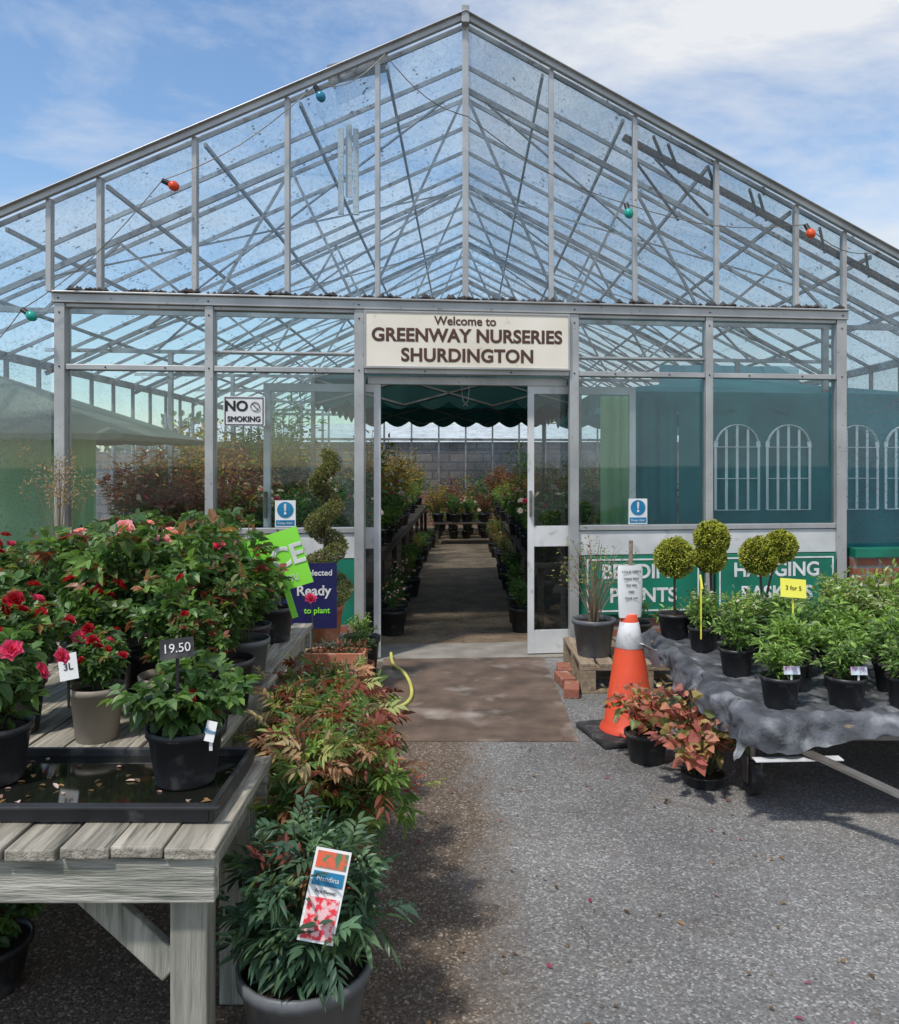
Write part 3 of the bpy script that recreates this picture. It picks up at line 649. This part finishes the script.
for i,(x,y,k,s,pm) in enumerate([(-1.42,2.66,3,.85,M_pot),(-1.24,2.88,3,.85,M_pot),(-.92,2.70,1,.72,M_potb),(-.80,2.64,2,.48,M_pot),(-1.68,2.95,3,.95,M_pot),(-1.12,3.05,0,1.02,M_pot),(-.92,3.0,1,.98,M_pot),(-.80,2.92,2,.60,M_pot),(-.82,3.26,2,.85,M_potg),
   (-1.95,2.95,3,.9,M_pot),(-1.9,2.68,3,.8,M_pot),(-1.45,3.28,0,1.0,M_pot),(-1.02,3.32,1,1.05,M_pot)]):
    me=[ros[0],ros[1],ros[2],red][k]; potted('rose_bush',x,y,.631,.10,.18,pm,me,s)
for x,y,k,s in[(-2.2,3.6,3,1),(-1.85,3.65,2,.75),(-1.5,3.7,1,1),(-1.15,3.7,0,1.0),(-.90,3.65,2,.85),(-1.95,4.2,2,.7),(-1.55,4.25,0,1),(-1.2,4.25,1,1.0),(-.88,4.1,2,.68),(-2.35,4.2,3,1.0)]:
    me=[ros[0],ros[1],ros[2],red][k]; potted('rose_bush',x,y,.621,.10,.17,M_pot,me,s)
e=empty('pink_rose_blooms'); v=Veg(77)
for x,y,z,r,c in[(-1.20,3.02,1.265,.040,PK),(-1.07,3.05,1.215,.032,PK),(-.56,3.3,.96,.026,HP),(-.80,2.85,.84,.03,DR),(-1.45,2.7,1.02,.036,DR),(-1.22,2.7,.93,.030,HP)]:
    v.tube([(x,y,z-.25),(x+.01,y,z-.12),(x,y,z)],.003,.002,(.08,.12,.04)); v.flower(np.array([x,y,z]),r,c,(0.1,-.6,.7)); v.flower(np.array([x,y,z+.004]),r*.6,c,(0,-.5,.8))
o=bpy.data.objects.new('blooms',v.mesh('blooms')); o.parent=e; COL.objects.link(o)
for x,y,k,s in[(-2.2,5.15,2,.8),(-1.85,5.2,2,.8),(-1.5,5.15,0,.8),(-1.15,5.15,3,.6)]:
    potted('shrub',x,y,.381,.12,.2,M_pot,[var[0],var[2],var[2],var[3]][k],s)
v=Veg(51)
for i in range(34):
    a=v.r.rand()*6.3; r=.16*v.r.rand(); h=.5+.25*v.r.rand(); p=np.array([math.cos(a)*r,math.sin(a)*r,h])
    v.tube([p*np.array([t*t,t*t,t]) for t in(0,.25,.5,.75,1)],.002,.001,(.34,.25,.14)); v.ball(p,.025,26,.018,.006,[(.40,.30,.19),(.30,.21,.13)],1.8)
potted('ornamental_grass',-1.98,4.15,.621,.1,.17,M_pot,v.mesh('ornamental_grass'),1.05)
e=empty('lime_sign',(-.705,3.36,1.10)); e.rotation_euler=(0,math.radians(-17),.1); m=MB(); m.box(-.125,.115,-.003,.003,-.12,.12); m.box(-.012,.012,.0035,.013,-.24,.08); m.obj('card',[M_lime],e); text('CE',.115,(.045,-.006,.01),0,M_wtext,e,off=.003); text('SALE PRI',.04,(-.01,-.006,-.08),0,M_wtext,e)
e=empty('navy_sign',(-.86,5.0,.70)); e.rotation_euler=(0,0,.1); m=MB(); m.box(-.17,.17,-.008,.008,-.20,.20); m.box(-.02,.02,.0085,.03,-.68,.1); m.obj('board',[M_purple],e)
text('selected',.05,(.06,-.011,.14),0,M_wtext,e,off=.001); text('Ready',.085,(.03,-.011,.03),0,M_wtext,e,off=.002); text('to plant',.05,(0.05,-.011,-.09),0,M_lime,e,off=.001)
v=Veg(61); v.tube([(0,0,0),(0.005,0,.4),(0,0,.86)],.014,.006,(.12,.09,.06))
for i in range(90):
    t=i/89; a=t*2*math.pi*3.4; rr=.105*(1-.68*t); v.ball((rr*math.cos(a),rr*math.sin(a),.06+.84*t),.060*(1-.35*t),150,.015,.010,[(.16,.18,.06),(.22,.23,.08),(.10,.12,.04),(.24,.20,.10)])
potted('spiral_topiary',-.80,5.25,.381,.12,.22,M_terra,v.mesh('spiral_topiary'),1.10)
e=empty('terracotta_trough',(-.64,4.72,.30)); m=MB(); m.box(-.19,.16,-.08,.08,0,.012); 
for a in((-.19,.16,-.08,-.062),(-.19,.16,.062,.08)): m.box(*a,.0121,.13)
for a in((-.19,-.172,-.062,.062),(.142,.16,-.062,.062)): m.box(*a,.0121,.1301)
m.box(-.172,.142,-.062,.062,.0125,.11,1); m.obj('trough',[M_terra,M_soil],e,bevel=.004)
v=Veg(66)
for i in range(9): v.ball((-.155+i*.036,v.r.uniform(-.03,.03),.14),.035,40,.03,.012,GG+RD)
o=bpy.data.objects.new('succulents',v.mesh('succulents')); o.parent=e; COL.objects.link(o)
m=MB(); m.box(-.16,.13,-.07,.07,-.30,-.002); m.obj('brick_stand',[M_brick],e)
potted('potted_shrub',-.60,5.3,.0,.11,.22,M_terra,var[0],.5); potted('potted_shrub',-.62,5.75,.0,.13,.3,M_pot,var[1],.5)
# ---------------------------------------------------------------- nandina row
NA=dict(lps=25,L=.046,W=.016,tw=.085,cl=7,sr=.0035,droop=.22,up=.25,stem=(.12,.07,.04))
TD=[(.065,.13,.075),(.09,.17,.095),(.055,.11,.07),(.12,.20,.10)]
n1=pmesh('nandina_a',71,ns=18,h=.33,sp=.19,pal=TD,top=RD,topf=.10,t0=.10,**NA)
n2=pmesh('nandina_b',72,ns=22,h=.46,sp=.24,pal=G1+GL+[(.14,.20,.07)],top=RD+[(.40,.20,.12),(.34,.26,.12),(.26,.28,.10)],topf=.60,t0=.2,**dict(NA,L=.042,W=.015,lps=28))
a=potted('nandina_bush',-.365,2.06,0,.163,.255,M_potg,n1,1.08)
lb=MB(); lb.box(-.042,.042,-.001,.001,-.10,.10); o=lb.obj('plant_label',[M_paper],a); o.location=(.075,-.16,.50); o.rotation_euler=(math.radians(-14),math.radians(12),.05)
lb=MB(); lb.box(-.036,.036,-.003,-.0012,-.094,-.005); lb.obj('label_picture',[mat('label_picture',(.75,.04,.06),(.8,.5,.5),60,.4,lo=.45,hi=.55)],o)
lb=MB(); lb.box(-.036,.036,-.003,-.0012,.058,.094); lb.obj('label_band',[mat('label_band',(.75,.12,.06),(.1,.2,.1),50,.4,lo=.45,hi=.55)],o)
lb=MB(); lb.box(-.036,.036,-.003,-.0012,.02,.05); lb.obj('label_title',[M_blue],o)
text('Nandina',.016,(0,-.004,.035),0,M_wtext,o,'label_text'); text('Fire Power',.011,(0,-.004,.008),0,M_black,o,'label_text')
potted('nandina_bush',-.37,2.52,0,.155,.27,M_potg,n2,1.13)
potted('nandina_bush',-.47,2.98,0,.155,.27,M_potg,n2,1.10)
potted('nandina_bush',-.56,3.50,0,.155,.27,M_potg,n2,.95)
potted('potted_plant',-1.33,2.35,0,.12,.14,M_pot,low[0],.8)
# ---------------------------------------------------------------- trolley
T=empty('plant_trolley'); X0,X1,Y0,Y1,TZ=1.24,3.35,3.38,5.15,.43
m=MB()
for y in(Y0+.04,Y1-.04): m.beam((X0+.03,y,TZ-.05),(X1,y,TZ-.05),.04,.05)
for x in(X0+.04,(X0+X1)/2,X1-.04): m.beam((x,Y0+.07,TZ-.05),(x,Y1-.07,TZ-.05),.04,.05)
m.beam((X0+.18,Y0+.0,TZ-.09),(X0+.95,Y0-.75,.10),.05,.012); m.beam((X0+.25,Y0+.05,TZ-.10),(X0+.5,Y1-.1,TZ-.1),.04,.012)
for x in(X0+.14,X1-.3):
    for y in(Y0+.35,Y1-.3):
        m.tube((x,y,TZ-.076),(x,y,.16),.015,.015); m.box(x-.035,x-.028,y-.03,y+.03,.06,.18); m.box(x+.028,x+.035,y-.03,y+.03,.06,.18)
m.obj('steel_frame',[M_steel],T)
m=MB()
for x in(X0+.14,X1-.3):
    for y in(Y0+.35,Y1-.3): m.tube((x-.025,y,.08),(x+.025,y,.08),.08,.08,20)
m.obj('wheels',[M_rubber],T,bevel=.008)
m=MB(); m.box(X0,X1,Y0,Y1,TZ-.024,TZ-.006); m.obj('deck',[M_pallet],T)
nx,ny=150,110; vs=[];fs=[]; rs=np.random.RandomState(4); ph=rs.rand(6)*6
dr=.13
for j in range(ny+1):
    for i in range(nx+1):
        a=-dr+(X1-X0+dr)*i/nx; b=-dr+(Y1-Y0+dr)*j/ny
        x=X0+max(a,0); y=Y0+max(b,0); z=TZ+.006
        wr=.010*math.sin(a*23+b*7+ph[0])+.008*math.sin(b*31-a*9+ph[1])+.006*math.sin((a+b)*47+ph[2])+.004*math.sin(a*71-b*53+3*math.sin(b*13))
        lip=.03*math.exp(-(min(a,b)-.03)**2/.0012)
        z+=abs(wr)*.7+lip
        if a<0:
            k=min(-a,dr); z-=k*(.75+.25*math.sin(y*9)); x-=.02+.02*math.sin(y*14+ph[3])+k*.18+wr
        if b<0:
            k=min(-b,dr); z-=k*(.50+.35*math.sin(x*5+1)); y-=.02+.025*math.sin(x*12+ph[4])+k*.2+wr
        vs.append((x,y,z))
for j in range(ny):
    for i in range(nx): q=j*(nx+1)+i; fs.append((q,q+1,q+nx+2,q+nx+1))
m=MB(); m.add(vs,fs); m.obj('fabric_cover',[M_fabric],T,smooth=True)
m=MB(); m.beam((X0+.0,Y0-.05,TZ-.13),(X0+.35,Y0-.06,TZ-.12),.05,.004); m.obj('frayed_strip',[M_refl],T)
bd=[pmesh('bedding_a',81,ns=20,h=.20,sp=.15,lps=26,L=.055,W=.017,pal=GL,tw=.02,up=.5,t0=.2,droop=.3),
 pmesh('bedding_b',82,ns=20,h=.24,sp=.16,lps=26,L=.045,W=.02,pal=GL+G1,tw=.03,up=.3,t0=.2),
 pmesh('bedding_c',83,ns=18,h=.30,sp=.17,lps=28,L=.04,W=.018,pal=GL+GY,top=[(.5,.5,.35)],topf=.2,tw=.03,up=.4)]
fm=mat('label_pastel',(.55,.70,.72),(.5,.3,.45),30,.4,lo=.4,hi=.6)
ys=[(3.60,.27,0),(3.86,.25,.13),(4.12,.26,.02),(4.40,.26,.1),(4.68,.27,0),(4.95,.26,.1)]
for r_,(y,dx,of) in enumerate(ys):
    x=1.45+of
    while x<3.3:
        k=RR.choice([0,0,1]) if r_<3 else RR.choice([1,2,2])
        a=potted('bedding_plant',x+RR.uniform(-.02,.02),y+RR.uniform(-.02,.02),TZ+.012,.085,.135,M_pot,bd[k],(RR.uniform(.7,.85) if r_==0 else RR.uniform(.85,1.1))*(1 if r_<4 else (1.12 if x>2.1 else .75)))
        if r_==0: label(a,.02,-.075,.12,.175,.07,.035,fm,0,0,M_paper)
        x+=dx
e=empty('price_label'); label(e,1.66,3.95,TZ+.1,.905,.13,.09,M_yellow,.1,5,M_yellow,'3 for 5',M_black,.03)
e=empty('price_label'); label(e,1.40,4.55,TZ+.1,.85,.012,.08,M_yellow,.1,-4,M_yellow)
def globe(name,x,y,balls,seed):
    v=Veg(seed)
    for dx,dz,r in balls:
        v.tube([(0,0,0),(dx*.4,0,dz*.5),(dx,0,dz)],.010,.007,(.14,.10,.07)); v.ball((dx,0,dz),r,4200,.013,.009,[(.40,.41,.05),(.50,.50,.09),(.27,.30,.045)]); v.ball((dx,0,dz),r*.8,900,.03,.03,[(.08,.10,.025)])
    e=empty(name,(x,y,TZ+.012)); mb=MB(); pot(mb,0,0,0,.10,.15); mb.obj('pot',[M_pot,M_soil],e,smooth=True)
    o=bpy.data.objects.new('foliage',v.mesh(name)); o.parent=e; o.location=(0,0,.13); COL.objects.link(o)
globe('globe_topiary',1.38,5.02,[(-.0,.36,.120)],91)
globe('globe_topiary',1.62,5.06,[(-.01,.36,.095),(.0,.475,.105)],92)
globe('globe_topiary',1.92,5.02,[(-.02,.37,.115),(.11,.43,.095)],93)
# ---------------------------------------------------------------- cone
e=empty('traffic_cone',(1.0,4.55,0)); e.rotation_euler=(0,0,.25)
m=MB(); m.box(-.24,.16,-.20,.20,0,.035); m.obj('rubber_base',[M_rubber],e,bevel=.012)
m=MB(); m.lathe([(.165,.036),(.155,.06),(.140,.075),(.078,.49)],(0,0,0),32,0); m.lathe([(.079,.49),(.080,.491),(.052,.63),(.051,.631)],(0,0,0),32,1); m.lathe([(.051,.63),(.043,.67),(.040,.675),(.034,.67)],(0,0,0),32,0)
m.obj('cone_body',[M_orange,M_refl],e,smooth=True)
m=MB(); m.beam((.03,-.07,.52),(.13,-.02,.47),.05,.005); m.beam((.13,-.02,.472),(.18,.02,.36),.05,.005); m.obj('torn_sleeve',[M_refl],e)
m=MB(); m.tube((0,0,.5),(.01,0,1.08),.012,.012); m.obj('wooden_stick',[M_pallet],e)
m=MB(); m.lathe([(.066,.655),(.069,.67),(.074,.81),(.076,.92),(.070,.945)],(0.0,-.01,0),28,0,.32); m.obj('wrapped_notice',[M_paper],e,smooth=True)
for i,s in enumerate(['HOLD OPEN','please keep','this way','clear','thank you']): text(s,.020,(-.005,-.037,.91-.036*i),0,M_black,e,'notice_text')
hm=pmesh('heuchera',101,ns=28,h=.28,sp=.25,lps=10,L=.050,W=.045,pal=[(.42,.15,.10),(.52,.24,.15),(.32,.10,.08),(.34,.26,.10),(.18,.22,.07)],tw=.05,t0=.35,droop=.35)
potted('heuchera_plant',1.0,4.15,0,.11,.15,M_pot,hm,.9); 
e=potted('heuchera_plant',1.19,3.84,0,.10,.06,M_pot,hm,1.45)
e=empty('wooden_pallet'); m=MB()
for i in range(7): m.box(.86+i*.125,.86+i*.125+.10,5.36,6.2,.175,.197)
for y in(5.36,5.72,6.1): m.box(.86,1.71,y,y+.09,.152,.1745); m.box(.86,1.71,y,y+.09,0,.02)
for x in(.86,1.24,1.61):
    for y in(5.362,5.722,6.102): m.box(x,x+.1,y,y+.086,.021,.151)
m.obj('boards',[M_pallet],e,bevel=.003)
sh=pmesh('bare_shrub',111,ns=44,h=.55,sp=.30,lps=9,L=.022,W=.012,pal=BR+GY,tw=.05,t0=.5,stem=(.28,.21,.15),sr=.003)
potted('bare_shrub',.99,5.62,.198,.145,.25,M_potg,sh,1.15)
potted('potted_plant',1.3,5.75,.198,.12,.2,M_pot,var[0],.5); potted('potted_plant',1.5,5.5,.198,.1,.16,M_pot,bd[1],.9)
# ---------------------------------------------------------------- world, sun, camera
W=bpy.data.worlds.new('World'); S.world=W; W.use_nodes=True; t=W.node_tree; t.nodes.clear(); L=t.links.new
sunv=Vector((-.36,-.46,.95)).normalized(); el=math.asin(sunv.z); az=math.atan2(sunv.x,sunv.y)
sk=N(t,'ShaderNodeTexSky',sky_type='NISHITA'); sk.sun_disc=False; sk.sun_elevation=el; sk.sun_rotation=az; sk.air_density=1.2; sk.dust_density=.7; sk.ozone_density=2.5
tc=N(t,'ShaderNodeTexCoord'); mp=N(t,'ShaderNodeMapping'); mp.inputs['Scale'].default_value=(1,1,2.6); mp.inputs['Location'].default_value=(.3,.2,.1); L(tc.outputs['Generated'],mp.inputs[0])
n=N(t,'ShaderNodeTexNoise',Scale=2.1,Detail=10,Roughness=.6,Distortion=.35); L(mp.outputs[0],n.inputs['Vector'])
sp=N(t,'ShaderNodeSeparateXYZ'); L(tc.outputs['Generated'],sp.inputs[0])
ma=N(t,'ShaderNodeMath',operation='MULTIPLY_ADD'); ma.inputs[1].default_value=.24; L(sp.outputs[0],ma.inputs[0]); L(n.outputs['Fac'],ma.inputs[2])
r=N(t,'ShaderNodeValToRGB'); r.color_ramp.elements[0].position=.45; r.color_ramp.elements[1].position=.68; L(ma.outputs[0],r.inputs[0])
mx=N(t,'ShaderNodeMixRGB'); mx.inputs[2].default_value=(5.5,5.65,5.9,1); L(r.outputs[0],mx.inputs[0])
hs=N(t,'ShaderNodeHueSaturation',Saturation=1.08,Value=1.2); L(sk.outputs[0],hs.inputs['Color']); L(hs.outputs[0],mx.inputs[1])
bg=N(t,'ShaderNodeBackground',Strength=.15); L(mx.outputs[0],bg.inputs[0]); wo=N(t,'ShaderNodeOutputWorld'); L(bg.outputs[0],wo.inputs[0])
sl=bpy.data.lights.new('sun','SUN'); sl.energy=3.3; sl.angle=math.radians(4.0); sl.color=(1,.95,.88); so=bpy.data.objects.new('sun',sl); so.rotation_euler=(-sunv).to_track_quat('-Z','Y').to_euler(); so.location=(-5,-3,10); COL.objects.link(so)
cd=bpy.data.cameras.new('camera'); cd.sensor_width=36; cd.lens=818/1024*36; cd.shift_y=-47/1024; cd.clip_end=1500; cd.clip_start=.05
co=bpy.data.objects.new('camera',cd); co.location=(0,0,1.5); co.rotation_euler=(math.radians(90),0,0); COL.objects.link(co); S.camera=co
S.view_settings.view_transform='Standard'; S.view_settings.look='None'; S.view_settings.exposure=0
